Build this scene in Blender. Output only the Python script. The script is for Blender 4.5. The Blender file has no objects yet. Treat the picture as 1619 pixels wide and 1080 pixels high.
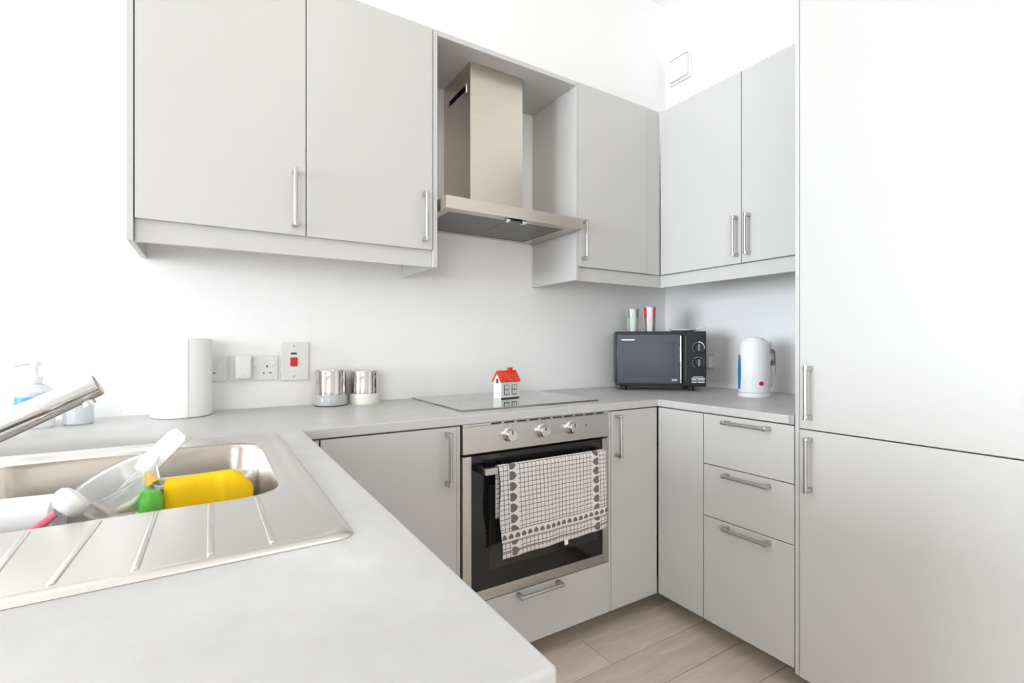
import bpy, bmesh, math, random
from mathutils import Vector, Matrix
random.seed(7)
PI = math.pi
SC = bpy.context.scene
COL = SC.collection

# ------------------------------------------------------------------ camera
cam_d = bpy.data.cameras.new('camera')
cam = bpy.data.objects.new('camera', cam_d); COL.objects.link(cam)
cam.location = (-2.2086, -1.8879, 1.1413)
cam.rotation_euler = (PI/2, 0, -math.radians(31.9238))
cam_d.sensor_width = 36.0
cam_d.lens = 766.92/1619*36.0
cam_d.shift_y = 4.9/1619
cam_d.clip_start = 0.02
SC.camera = cam

# ------------------------------------------------------------------ world, light, exposure
world = bpy.data.worlds.new('world'); SC.world = world
world.use_nodes = True
bg = world.node_tree.nodes['Background']
bg.inputs[0].default_value = (0.93, 0.97, 1.0, 1); bg.inputs[1].default_value = 1.0
SC.view_settings.view_transform = 'Standard'
SC.view_settings.look = 'None'
SC.view_settings.gamma = 1.0
SC.view_settings.use_curve_mapping = False
SC.view_settings.exposure = -0.25
SC.cycles.diffuse_bounces = 9; SC.cycles.max_bounces = 12; SC.cycles.adaptive_threshold = .025

def area(name, loc, rot, sx, sy, power, col):
    d = bpy.data.lights.new(name, 'AREA'); d.shape = 'RECTANGLE'; d.size = sx; d.size_y = sy
    d.energy = power; d.color = col
    d.spread = math.radians(130)
    o = bpy.data.objects.new(name, d); COL.objects.link(o); o.location = loc; o.rotation_euler = rot
    return o
ROOM_X0, ROOM_Y0, ROOM_Z1 = -8.0, -6.0, 3.06
# daylight through the window in the left wall and the glazed doors behind the camera
area('window_daylight', (ROOM_X0-0.02, -1.4, 1.45), (0, -PI/2, 0), 1.9, 2.4, 225, (0.82, 0.92, 1.0))
area('balcony_daylight', (-5.6, ROOM_Y0-0.02, 1.5), (PI/2, 0, 0), 3.2, 1.9, 118, (0.95, 0.98, 1.0))

# ------------------------------------------------------------------ material helpers
class N:
    """tiny expression wrapper over shader math nodes"""
    nt = None
    def __init__(s, sock): s.s = sock
    @staticmethod
    def m(op, *a):
        n = N.nt.nodes.new('ShaderNodeMath'); n.operation = op
        for i, v in enumerate(a):
            if isinstance(v, N): N.nt.links.new(v.s, n.inputs[i])
            else: n.inputs[i].default_value = v
        return N(n.outputs[0])
    def __add__(a, b): return N.m('ADD', a, b)
    def __radd__(a, b): return N.m('ADD', b, a)
    def __sub__(a, b): return N.m('SUBTRACT', a, b)
    def __rsub__(a, b): return N.m('SUBTRACT', b, a)
    def __mul__(a, b): return N.m('MULTIPLY', a, b)
    def __rmul__(a, b): return N.m('MULTIPLY', b, a)
    def __truediv__(a, b): return N.m('DIVIDE', a, b)
    def __lt__(a, b): return N.m('LESS_THAN', a, b)
    def __gt__(a, b): return N.m('GREATER_THAN', a, b)
    def abs(a): return N.m('ABSOLUTE', a)
    def pp(a, per): return N.m('PINGPONG', a, per)
    def mod(a, per): return N.m('FLOORED_MODULO', a, per)
    def mx(a, b): return N.m('MAXIMUM', a, b)

def mat(name, col=(.8,.8,.8), rough=.5, metal=0., spec=.5, coat=0., trans=0., alpha=1., ior=1.45, emis=None):
    m = bpy.data.materials.new(name); m.use_nodes = True
    b = m.node_tree.nodes['Principled BSDF']
    b.inputs['Base Color'].default_value = (*col, 1)
    b.inputs['Roughness'].default_value = rough
    b.inputs['Metallic'].default_value = metal
    b.inputs['Specular IOR Level'].default_value = spec
    b.inputs['Coat Weight'].default_value = coat
    b.inputs['Transmission Weight'].default_value = trans
    b.inputs['IOR'].default_value = ior
    b.inputs['Alpha'].default_value = alpha
    return m
def nodes(m): return m.node_tree, m.node_tree.nodes, m.node_tree.links, m.node_tree.nodes['Principled BSDF']
def noise_mat(name, c0, c1, scale=(1,1,1), nscale=5., detail=4., rough=.5, metal=0., bump=0., lo=.35, hi=.65, spec=.5, coat=0., rvar=0.):
    """object-space noise between two colours"""
    m = mat(name, c0, rough, metal, spec, coat); nt, ns, ln, b = nodes(m)
    tc = ns.new('ShaderNodeTexCoord'); mp = ns.new('ShaderNodeMapping'); mp.inputs['Scale'].default_value = scale
    nz = ns.new('ShaderNodeTexNoise'); nz.inputs['Scale'].default_value = nscale; nz.inputs['Detail'].default_value = detail
    cr = ns.new('ShaderNodeValToRGB')
    cr.color_ramp.elements[0].position = lo; cr.color_ramp.elements[0].color = (*c0, 1)
    cr.color_ramp.elements[1].position = hi; cr.color_ramp.elements[1].color = (*c1, 1)
    ln.new(tc.outputs['Object'], mp.inputs[0]); ln.new(mp.outputs[0], nz.inputs['Vector'])
    ln.new(nz.outputs[0], cr.inputs[0]); ln.new(cr.outputs[0], b.inputs['Base Color'])
    if bump:
        bp = ns.new('ShaderNodeBump'); bp.inputs['Strength'].default_value = bump; bp.inputs['Distance'].default_value = .002
        ln.new(nz.outputs[0], bp.inputs['Height']); ln.new(bp.outputs[0], b.inputs['Normal'])
    if rvar:
        mr = ns.new('ShaderNodeMapRange'); mr.inputs[3].default_value = rough-rvar; mr.inputs[4].default_value = rough+rvar
        ln.new(nz.outputs[0], mr.inputs[0]); ln.new(mr.outputs[0], b.inputs['Roughness'])
    return m

M = {}
M['wall'] = noise_mat('wall_paint', (.86,.855,.85), (.875,.87,.865), nscale=60, rough=.75, bump=.02)
M['ceiling'] = noise_mat('ceiling_paint', (.87,.87,.865), (.88,.88,.875), nscale=40, rough=.8, bump=.02)
M['feature'] = noise_mat('living_room_paint', (.79,.79,.785), (.80,.80,.795), nscale=50, rough=.8)
M['cab'] = noise_mat('cabinet_gloss', (.528,.523,.514), (.532,.527,.518), nscale=400, detail=1, rough=.38, spec=.5)
M['carcass'] = noise_mat('cabinet_panel', (.56,.553,.54), (.57,.563,.55), nscale=300, rough=.42)
M['plinth'] = noise_mat('plinth_shaded', (.24,.21,.185), (.26,.23,.20), nscale=4, rough=.5)  # shade under the units is put into this dark brown
M['handle'] = noise_mat('handle_steel', (.52,.50,.475), (.58,.56,.53), scale=(1,1,40), nscale=20, rough=.3, metal=1.)
M['steel'] = noise_mat('brushed_steel', (.60,.545,.48), (.66,.60,.535), scale=(1,1,60), nscale=12, rough=.32, metal=1., rvar=.05)
M['ovensteel'] = noise_mat('oven_steel', (.53,.515,.49), (.58,.565,.54), scale=(1,1,60), nscale=12, rough=.34, metal=1., rvar=.05)
M['bowlshade'] = noise_mat('sink_steel_shaded', (.56,.505,.445), (.58,.525,.465), scale=(30,1,1), nscale=60, rough=.22, metal=1.)  # same sink steel, with the bowl's brown reflections and shade put into the colour
M['sink'] = noise_mat('sink_steel', (.72,.70,.665), (.74,.72,.685), scale=(30,1,1), nscale=60, rough=.30, metal=1.)
M['chrome'] = mat('chrome', (.72,.72,.73), .10, 1.)
M['filter'] = noise_mat('filter_mesh', (.10,.10,.095), (.30,.30,.29), nscale=420, detail=1, rough=.45, metal=.8)
M['black'] = mat('black_plastic', (.012,.012,.013), .35)
M['darkgap'] = mat('dark_slot', (.01,.009,.009), .7)
M['ovenglass'] = mat('oven_black_glass', (.008,.008,.009), .06, spec=.6)
M['ovenwin'] = mat('oven_window_glass', (.022,.023,.022), .05, spec=.7)
M['hobglass'] = mat('hob_glass', (.03,.031,.032), .03, spec=1., ior=2.3, coat=1.)
M['white'] = mat('white_plastic', (.80,.80,.79), .32)
M['socket'] = mat('socket_plastic', (.76,.755,.74), .35)
M['red'] = mat('red_plastic', (.62,.02,.03), .3)
M['paper'] = noise_mat('kitchen_paper', (.87,.87,.86), (.83,.83,.82), nscale=140, detail=2, rough=.95, bump=.15)
M['card'] = mat('cardboard', (.45,.36,.26), .9)
M['whiteceramic'] = mat('white_ceramic', (.74,.74,.72), .18)
M['redroof'] = noise_mat('red_glaze', (.62,.035,.012), (.80,.07,.03), nscale=60, rough=.2)
M['ink'] = mat('dark_ink', (.05,.05,.05), .5)
M['mwbody'] = mat('microwave_black', (.020,.022,.028), .30, spec=.18)
M['mwdoor'] = mat('microwave_door', (.055,.059,.084), .22, spec=.2)
M['mwwin'] = mat('microwave_window', (.026,.029,.048), .12, spec=.22)
M['print'] = mat('white_print', (.75,.75,.77), .5)
M['greyprint'] = mat('grey_print', (.40,.40,.42), .5)
M['kettle'] = mat('kettle_white', (.80,.80,.81), .22)
M['kettleblue'] = mat('kettle_water_window', (.03,.22,.42), .15)
M['kettledark'] = mat('kettle_grip', (.13,.13,.17), .4)
M['cloth'] = noise_mat('yellow_cloth', (.88,.58,.004), (.84,.53,.003), nscale=500, rough=.9, bump=.15)
M['clear'] = mat('clear_plastic', (.93,.95,.965), .16, trans=.80, ior=1.32)
M['frost'] = mat('milky_plastic', (.80,.81,.83), .35, trans=.1)
M['glass'] = mat('clear_glass', (.96,.97,.97), .04, trans=.9, ior=1.3)
M['pink'] = mat('pink_plastic', (.75,.16,.24), .35)
M['green'] = mat('green_plastic', (.12,.48,.06), .35)
M['lime'] = mat('lime_liquid', (.42,.52,.08), .3)
M['bluelabel'] = mat('blue_label', (.05,.28,.52), .4)
M['soap'] = mat('soap_bottle', (.88,.90,.92), .2, trans=.5, ior=1.3)
M['ivory'] = mat('ivory_plastic', (.76,.75,.68), .35)
M['clearbase'] = mat('thick_clear_base', (.70,.72,.73), .10, trans=.35, ior=1.4)
M['tin'] = noise_mat('canister_steel', (.62,.59,.56), (.70,.67,.64), nscale=8, rough=.10, metal=1.)
M['endstrip'] = mat('metal_end_strip', (.48,.48,.49), .4, .7)

def worktop_mat():
    m = mat('worktop_laminate', (.6,.6,.59), .38); nt, ns, ln, b = nodes(m)
    tc = ns.new('ShaderNodeTexCoord')
    n1 = ns.new('ShaderNodeTexNoise'); n1.inputs['Scale'].default_value = 7; n1.inputs['Detail'].default_value = 8; n1.inputs['Roughness'].default_value = .65
    n2 = ns.new('ShaderNodeTexNoise'); n2.inputs['Scale'].default_value = 45; n2.inputs['Detail'].default_value = 3
    c1 = ns.new('ShaderNodeValToRGB'); e = c1.color_ramp.elements
    e[0].position = .30; e[0].color = (.51,.505,.497,1); e[1].position = .62; e[1].color = (.57,.565,.557,1)
    x = e.new(.70); x.color = (.63,.625,.617,1)
    mx = ns.new('ShaderNodeMix'); mx.data_type = 'RGBA'; mx.blend_type = 'MULTIPLY'; mx.inputs[0].default_value = .10
    ln.new(tc.outputs['Object'], n1.inputs['Vector']); ln.new(tc.outputs['Object'], n2.inputs['Vector'])
    ln.new(n1.outputs[0], c1.inputs[0]); ln.new(c1.outputs[0], mx.inputs[6]); ln.new(n2.outputs['Color'], mx.inputs[7])
    ln.new(mx.outputs[2], b.inputs['Base Color'])
    return m
M['worktop'] = worktop_mat()

def plank_mat():
    m = mat('vinyl_plank', (.3,.25,.2), .42); nt, ns, ln, b = nodes(m)
    tc = ns.new('ShaderNodeTexCoord'); mp = ns.new('ShaderNodeMapping'); mp.inputs['Scale'].default_value = (1.2, 9, 1)
    oi = ns.new('ShaderNodeObjectInfo')
    va = ns.new('ShaderNodeVectorMath'); va.operation = 'ADD'
    nz = ns.new('ShaderNodeTexNoise'); nz.inputs['Scale'].default_value = 3.2; nz.inputs['Detail'].default_value = 7; nz.inputs['Distortion'].default_value = .8
    cr = ns.new('ShaderNodeValToRGB'); e = cr.color_ramp.elements
    e[0].position = .25; e[0].color = (.56,.47,.39,1); e[1].position = .75; e[1].color = (.74,.635,.54,1)
    sc_ = ns.new('ShaderNodeVectorMath'); sc_.operation = 'SCALE'; sc_.inputs[3].default_value = 37
    cb = ns.new('ShaderNodeCombineXYZ')
    ln.new(oi.outputs['Random'], cb.inputs[0]); ln.new(oi.outputs['Random'], cb.inputs[1]); ln.new(cb.outputs[0], sc_.inputs[0])
    ln.new(tc.outputs['Object'], mp.inputs[0]); ln.new(mp.outputs[0], va.inputs[0]); ln.new(sc_.outputs[0], va.inputs[1])
    ln.new(va.outputs[0], nz.inputs['Vector']); ln.new(nz.outputs[0], cr.inputs[0])
    hs = ns.new('ShaderNodeHueSaturation'); mr = ns.new('ShaderNodeMapRange'); mr.inputs[3].default_value = .92; mr.inputs[4].default_value = 1.08
    ln.new(oi.outputs['Random'], mr.inputs[0]); ln.new(mr.outputs[0], hs.inputs['Value']); ln.new(cr.outputs[0], hs.inputs['Color'])
    ln.new(hs.outputs[0], b.inputs['Base Color'])
    bp = ns.new('ShaderNodeBump'); bp.inputs['Strength'].default_value = .12; bp.inputs['Distance'].default_value = .001
    ln.new(nz.outputs[0], bp.inputs['Height']); ln.new(bp.outputs[0], b.inputs['Normal'])
    return m
M['plank'] = plank_mat()
M['floorbase'] = mat('floor_underlay', (.13,.105,.085), .8)

def towel_mat():
    m = mat('tea_towel', (.8,.78,.75), .95); nt, ns, ln, b = nodes(m); N.nt = nt
    uv = ns.new('ShaderNodeUVMap'); sp = ns.new('ShaderNodeSeparateXYZ'); ln.new(uv.outputs[0], sp.inputs[0])
    s, t = N(sp.outputs[0]), N(sp.outputs[1])          # metres: s across, t up from the hem
    P = .0152
    grid = ((s.pp(P/2) < .0011).mx(t.pp(P/2) < .0011))
    def heart(x, y, r):                                  # x,y centred; point towards -y
        x = x/r; y = y/r; q = x*x + y*y - 1.0
        return (q*q*q - x*x*y*y*y) < 0.0
    W = .440
    sm = (s - W/2).abs()                                 # mirrored distance from the middle
    colx = sm - .168
    rowy = t.mod(.034) - .017
    colhearts = heart(rowy, colx, .0125)
    colband = colx.abs() < .015
    bandy = t - .066
    band = bandy.abs() < .0145
    bandhearts = heart(s.mod(.0236) - .0118, (bandy*-1.0) + .001, .0078)
    lines = ((bandy.abs() - .0165).abs() < .0012).mx((t - .020).abs() < .0020)
    dark = grid*(1.0 - band)*(1.0 - colband)
    dark = dark.mx(colhearts*(1.0 - band)).mx(band*bandhearts).mx(lines)
    mx = ns.new('ShaderNodeMix'); mx.data_type = 'RGBA'
    mx.inputs[6].default_value = (.72,.69,.665,1); mx.inputs[7].default_value = (.165,.135,.135,1)
    ln.new(dark.s, mx.inputs[0]); ln.new(mx.outputs[2], b.inputs['Base Color'])
    nz = ns.new('ShaderNodeTexNoise'); nz.inputs['Scale'].default_value = 500
    bp = ns.new('ShaderNodeBump'); bp.inputs['Strength'].default_value = .25; bp.inputs['Distance'].default_value = .002
    ln.new(nz.outputs[0], bp.inputs['Height']); ln.new(bp.outputs[0], b.inputs['Normal'])
    return m
M['towel'] = towel_mat()

def tumbler_mat(name, top, a, b_):
    """printed tumbler: coloured band at the top over alternating upright motifs"""
    m = mat(name, a, .12, spec=.6); nt, ns, ln, b = nodes(m); N.nt = nt
    tc = ns.new('ShaderNodeTexCoord'); sp = ns.new('ShaderNodeSeparateXYZ'); ln.new(tc.outputs['Object'], sp.inputs[0])
    x, y, z = [N(sp.outputs[i]) for i in range(3)]
    ang = N.m('ARCTAN2', y, x)
    stripe = (ang + .3).mod(PI/2) < .62
    upper = z > .066
    m1 = ns.new('ShaderNodeMix'); m1.data_type = 'RGBA'; m1.inputs[6].default_value = (*a, 1); m1.inputs[7].default_value = (*b_, 1)
    m2 = ns.new('ShaderNodeMix'); m2.data_type = 'RGBA'; m2.inputs[7].default_value = (*top, 1)
    ln.new(stripe.s, m1.inputs[0]); ln.new(m1.outputs[2], m2.inputs[6]); ln.new((upper*stripe).s, m2.inputs[0])
    ln.new(m2.outputs[2], b.inputs['Base Color'])
    return m
M['tumblerg'] = tumbler_mat('green_tumbler', (.20,.24,.22), (.58,.66,.60), (.30,.37,.33))
M['tumblerr'] = tumbler_mat('red_tumbler', (.48,.04,.06), (.70,.66,.64), (.22,.18,.18))

# ------------------------------------------------------------------ mesh helpers
class B:
    """collects shapes in world coordinates"""
    def __init__(s): s.bm = bmesh.new(); s.curvy = False
    def box(s, x0, x1, y0, y1, z0, z1, bev=0., seg=2, mtx=None):
        b = bmesh.new(); bmesh.ops.create_cube(b, size=1)
        bmesh.ops.scale(b, vec=(x1-x0, y1-y0, z1-z0), verts=b.verts)
        bmesh.ops.translate(b, vec=((x0+x1)/2, (y0+y1)/2, (z0+z1)/2), verts=b.verts)
        if bev: bmesh.ops.bevel(b, geom=b.edges[:], offset=bev, segments=seg, affect='EDGES', profile=.5)
        s.join(b, mtx); return s
    def join(s, b, mtx=None):
        if mtx is not None: bmesh.ops.transform(b, matrix=mtx, verts=b.verts)
        me = bpy.data.meshes.new('tmp'); b.to_mesh(me); b.free(); s.bm.from_mesh(me); bpy.data.meshes.remove(me)
    def lathe(s, prof, n=40, mtx=None, sx=1., sy=1.):
        """prof: (r, z) list; r=0 closes"""
        s.curvy = True; b = bmesh.new(); rings = []
        for r, z in prof:
            if r < 1e-6: rings.append([b.verts.new((0, 0, z))])
            else: rings.append([b.verts.new((sx*r*math.cos(2*PI*i/n), sy*r*math.sin(2*PI*i/n), z)) for i in range(n)])
        for a, c in zip(rings, rings[1:]):
            for i in range(n):
                j = (i+1) % n
                if len(a) == 1 and len(c) == 1: break
                if len(a) == 1: b.faces.new((a[0], c[i], c[j]))
                elif len(c) == 1: b.faces.new((a[i], a[j], c[0]))
                else: b.faces.new((a[i], a[j], c[j], c[i]))
        bmesh.ops.recalc_face_normals(b, faces=b.faces)
        s.join(b, mtx); return s
    def tube(s, pts, r, n=14, caps=True):
        """swept tube; r a number or list"""
        s.curvy = True; pts = [Vector(p) for p in pts]; b = bmesh.new(); rings = []
        rr = r if isinstance(r, (list, tuple)) else [r]*len(pts)
        up = Vector((0, 0, 1))
        d0 = (pts[1]-pts[0]).normalized()
        if abs(d0.z) > .9: up = Vector((1, 0, 0))
        for i, p in enumerate(pts):
            d = (pts[min(i+1, len(pts)-1)] - pts[max(i-1, 0)]).normalized()
            u = d.cross(up).normalized(); v = u.cross(d).normalized()
            rings.append([b.verts.new(p + rr[i]*(math.cos(2*PI*k/n)*u + math.sin(2*PI*k/n)*v)) for k in range(n)])
        for a, c in zip(rings, rings[1:]):
            for k in range(n): b.faces.new((a[k], a[(k+1) % n], c[(k+1) % n], c[k]))
        if caps: b.faces.new(rings[0][::-1]); b.faces.new(rings[-1])
        bmesh.ops.recalc_face_normals(b, faces=b.faces)
        s.join(b); return s
    def prism(s, poly, z0, z1, bev=0., mtx=None, seg=2):
        """extrude an xy outline"""
        b = bmesh.new(); vs = [b.verts.new((x, y, z0)) for x, y in poly]
        f = b.faces.new(vs); r = bmesh.ops.extrude_face_region(b, geom=[f])
        top = [g for g in r['geom'] if isinstance(g, bmesh.types.BMVert)]
        bmesh.ops.translate(b, vec=(0, 0, z1-z0), verts=top)
        bmesh.ops.recalc_face_normals(b, faces=b.faces)
        if bev:
            ed = [e for e in b.edges if all(abs(v.co.z-z1) < 1e-6 for v in e.verts) or all(abs(v.co.z-z0) < 1e-6 for v in e.verts)]
            bmesh.ops.bevel(b, geom=ed, offset=bev, segments=seg, affect='EDGES', profile=.5)
        s.join(b, mtx); return s
    def loops(s, loops, close_last=False, close_first=False, mtx=None):
        s.curvy = True; b = bmesh.new(); rings = [[b.verts.new(p) for p in lp] for lp in loops]; n = len(rings[0])
        for a, c in zip(rings, rings[1:]):
            for i in range(n): b.faces.new((a[i], a[(i+1) % n], c[(i+1) % n], c[i]))
        if close_last: b.faces.new(rings[-1])
        if close_first: b.faces.new(rings[0][::-1])
        bmesh.ops.recalc_face_normals(b, faces=b.faces)
        s.join(b, mtx); return s

def rrect(x0, x1, y0, y1, r, n=8):
    out = []
    for cx, cy, a0 in ((x1-r, y1-r, 0), (x0+r, y1-r, PI/2), (x0+r, y0+r, PI), (x1-r, y0+r, 3*PI/2)):
        for i in range(n+1):
            a = a0 + PI/2*i/n; out.append((cx + r*math.cos(a), cy + r*math.sin(a)))
    return out

def finish(b, name, material, origin, smooth=True, angle=35):
    bm = b.bm
    if not b.curvy and angle == 35: angle = 20      # flat panels keep flat faces beside their bevels
    bmesh.ops.translate(bm, vec=-Vector(origin), verts=bm.verts)
    me = bpy.data.meshes.new(name); bm.to_mesh(me); bm.free()
    me.materials.append(M[material] if isinstance(material, str) else material)
    if smooth:
        for p in me.polygons: p.use_smooth = True
        try: me.set_sharp_from_angle(angle=math.radians(angle))
        except Exception: pass
    o = bpy.data.objects.new(name, me); COL.objects.link(o)
    return o
def tag(o, label, cat, group=None):
    o['label'] = label; o['category'] = cat
    if group: o['group'] = group
    return o
def thing(name, label, cat, loc, group=None):
    o = bpy.data.objects.new(name, None); COL.objects.link(o); o.location = loc; o.empty_display_size = .05
    return tag(o, label, cat, group)
def world_loc(o):
    v = Vector(o.location)
    while o.parent: o = o.parent; v = v + Vector(o.location)
    return v
def part(b, name, material, parent, label=None, angle=35):
    """b is in world coordinates"""
    o = finish(b, name, material, world_loc(parent), angle=angle)
    o.parent = parent
    if label: o['label'] = label
    return o
def solo(b, name, material, origin, label, cat, group=None, angle=35):
    o = finish(b, name, material, origin, angle=angle); o.location = origin
    return tag(o, label, cat, group)
def structure(b, name, material, angle=35):
    o = finish(b, name, material, (0, 0, 0), angle=angle); o['kind'] = 'structure'; return o
def rot(az, loc):
    return Matrix.Translation(loc) @ Matrix.Rotation(az, 4, 'Z')

# ------------------------------------------------------------------ key dimensions
YB, XR = -.551, -.690          # faces of the base fronts: back run, right run
YU, XU = -.3217, -.4105        # faces of the wall-unit fronts
ZB, ZT, ZW = .150, .8956, .9233
ZU0, ZU1, ZP = 1.4677, 2.2336, 1.4093
FLOOR = .0755                   # floor level
FT = .018                      # front thickness

# ------------------------------------------------------------------ the room
structure(B().box(ROOM_X0-.1, .1, 0, .1, 0, ROOM_Z1), 'wall_back', 'wall')
structure(B().box(0, .1, ROOM_Y0, 0, 0, ROOM_Z1), 'wall_right', 'wall')
wl = B()
wl.box(ROOM_X0-.1, ROOM_X0, ROOM_Y0, -2.6, 0, ROOM_Z1).box(ROOM_X0-.1, ROOM_X0, -.2, 0, 0, ROOM_Z1)
wl.box(ROOM_X0-.1, ROOM_X0, -2.6, -.2, 0, .5).box(ROOM_X0-.1, ROOM_X0, -2.6, -.2, 2.4, ROOM_Z1)
structure(wl, 'wall_left', 'feature')
wf = B()
wf.box(ROOM_X0-.1, -7.2, ROOM_Y0-.1, ROOM_Y0, 0, ROOM_Z1).box(-4.0, .1, ROOM_Y0-.1, ROOM_Y0, 0, ROOM_Z1)
wf.box(-7.2, -4.0, ROOM_Y0-.1, ROOM_Y0, 2.45, ROOM_Z1).box(-7.2, -4.0, ROOM_Y0-.1, ROOM_Y0, 0, .55)
structure(wf, 'wall_front', 'feature')
structure(B().box(ROOM_X0-.1, .1, ROOM_Y0-.1, .1, ROOM_Z1, ROOM_Z1+.1), 'ceiling', 'ceiling')
floor = structure(B().box(ROOM_X0-.1, .1, ROOM_Y0-.1, .1, -.1, FLOOR-.003), 'floor', 'floorbase')
# vinyl planks running along the back run
PW, PL = .155, 1.22
def plank_mesh(w, l):
    b = B().box(.0009, l-.0009, .0009, w-.0009, -.003, 0, bev=.0010, seg=1)
    me = bpy.data.meshes.new('plank'); b.bm.to_mesh(me); b.bm.free(); me.materials.append(M['plank']); return me
pm = plank_mesh(PW, PL)
short = {}
row = 0; y = -.536 + 4*PW
while y > ROOM_Y0:
    off = {0: 0.0, 1: .0, 2: .43, 3: .85, 4: .21, 5: .64}[row % 6]
    if row in (0, 4): off = (.3, 0, 0, 0, .0)[row]
    x0 = -1.0685 + off
    while x0 > ROOM_X0 - .1: x0 -= PL
    y0 = y - PW; w_ = min(y, 0.) - y0
    while x0 < .0:
        a, c = max(x0, ROOM_X0), min(x0+PL, 0.)
        if c - a > .05:
            L = c-a
            if abs(L-PL) < 1e-4 and abs(w_-PW) < 1e-4: me = pm
            else:
                k = (round(L, 3), round(w_, 3))
                if k not in short: short[k] = plank_mesh(w_, L)
                me = short[k]
            o = bpy.data.objects.new('plank', me); COL.objects.link(o); o.parent = floor; o.location = (a, y0, FLOOR)
        x0 += PL
    y -= PW; row += 1
structure(B().box(ROOM_X0, -3.06, -.014, -.0005, FLOOR+.0005, FLOOR+.10, bev=.003), 'baseboard_back', 'white')
# window and balcony-door frames (the openings daylight comes through)
b = B()
for y0, y1 in ((-2.6,-2.55), (-1.425,-1.375), (-.25,-.2)): b.box(ROOM_X0-.07, ROOM_X0-.03, y0, y1, .5, 2.4, bev=.004)
for z0, z1 in ((.5,.55), (2.35,2.4)): b.box(ROOM_X0-.07, ROOM_X0-.03, -2.55, -.25, z0, z1, bev=.004)
structure(b, 'window_1', 'white')
b = B()
for x0, x1 in ((-7.2,-7.14), (-5.63,-5.57), (-4.06,-4.0)): b.box(x0, x1, ROOM_Y0-.07, ROOM_Y0-.03, .55, 2.45, bev=.004)
for z0, z1 in ((.55,.61), (2.39,2.45)): b.box(-7.14, -4.06, ROOM_Y0-.07, ROOM_Y0-.03, z0, z1, bev=.004)
structure(b, 'window_2', 'white')

# flush ceiling lamp over the kitchen, above the frame
CLP = (-1.75, -1.75, ROOM_Z1)
t = thing('ceiling_lamp', 'round flush white ceiling lamp above the kitchen floor', 'lamp', CLP)
part(B().lathe([(0, 0), (.21, 0), (.215, -.02), (.205, -.035), (.195, -.035), (.195, -.006), (0, -.006)], 48, Matrix.Translation(CLP)), 'housing', 'white', t)
ld = bpy.data.lights.new('lamp_light', 'AREA'); ld.shape = 'DISK'; ld.size = .38; ld.energy = 5; ld.color = (1., .965, .92)
lo_ = bpy.data.objects.new('lamp_light', ld); COL.objects.link(lo_); lo_.parent = t; lo_.location = (0, 0, -.045)

# ------------------------------------------------------------------ handles
def handle(parent, a, c, normal):
    """bar handle from a to c (points on the front face), standing off along normal"""
    a, c, n = Vector(a), Vector(c), Vector(normal)
    d = (c-a).normalized(); so = .030
    b = B()
    p0, p1 = a + n*so, c + n*so
    b.tube([p0, p0.lerp(p1, .5), p1], .0062, 16)
    for p in (a + d*.007, c - d*.007):
        q = p + n*(so/2 + .001)
        ex = [.0065, .0065, .0065]
        for i in range(3):
            if abs(n[i]) > .5: ex[i] = so/2 + .004
        b.box(q.x-ex[0], q.x+ex[0], q.y-ex[1], q.y+ex[1], q.z-ex[2], q.z+ex[2], bev=.0015)
    # keep the posts off the inside of the front
    return part(b, 'handle', 'handle', parent)
NY, NX = (0, -1, 0), (-1, 0, 0)
def front(parent, name, x0, x1, y0, y1, z0, z1): return part(B().box(x0, x1, y0, y1, z0, z1, bev=.0012), name, 'cab', parent)
def carcass(parent, x0, x1, y0, y1, z0, z1, t=.016, open_axis='y'):
    """five-sided box: sides, top, bottom, back (open towards the room)"""
    b = B()
    b.box(x0, x1, y0, y1, z0, z0+t).box(x0, x1, y0, y1, z1-t, z1)
    if open_axis == 'y':
        b.box(x0, x0+t, y0, y1, z0+t, z1-t).box(x1-t, x1, y0, y1, z0+t, z1-t).box(x0+t, x1-t, y1-.006, y1, z0+t, z1-t)
    else:
        b.box(x0, x1, y0, y0+t, z0+t, z1-t).box(x0, x1, y1-t, y1, z0+t, z1-t).box(x1-.006, x1, y0+t, y1-t, z0+t, z1-t)
    return part(b, 'carcass', 'carcass', parent)

G = .0018
# ------------------------------------------------------------------ back run, base units
t = thing('base_cabinet', 'grey base cabinet with one wide door, left of the oven', 'cabinet', (-1.76, -.28, 0))
carcass(t, -1.965, -1.561, YB+FT+.001, -.004, ZB, ZT-.004)
front(t, 'door', -1.9633, -1.5735, YB, YB+FT, ZB, ZT-.004)
dr = t.children[-1]; handle(dr, (-1.606, YB, .720), (-1.606, YB, .880), NY)
part(B().box(-2.0135, -1.967, YB+.004, YB+.022, ZB, ZT-.004, bev=.001), 'corner_filler', 'cab', t)
part(B().box(-1.5720, -1.5610, YB+.002, YB+FT, ZB, ZT-.004, bev=.001), 'edge_strip', 'cab', t)
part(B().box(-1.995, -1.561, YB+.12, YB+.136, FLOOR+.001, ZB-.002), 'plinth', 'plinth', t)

t = thing('oven_housing', 'grey housing unit with a low drawer front under the built-in oven', 'cabinet', (-1.256, -.28, 0))
b = B(); b.box(-1.5595, -1.5575, YB+.02, -.004, ZB, ZT-.004).box(-.9555, -.9535, YB+.02, -.004, ZB, ZT-.004).box(-1.5575, -.9555, YB+FT+.001, -.004, ZB, ZB+.016).box(-1.5575, -.9555, YB+.02, -.004, .318, .334)
part(b, 'carcass', 'carcass', t)
front(t, 'drawer', -1.5575, -.9545, YB, YB+FT, ZB, .3355)
handle(t.children[-1], (-1.361, YB, .3255), (-1.186, YB, .3255), NY)
part(B().box(-1.5595, -.9535, YB+.12, YB+.136, FLOOR+.001, ZB-.002), 'plinth', 'plinth', t)

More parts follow.
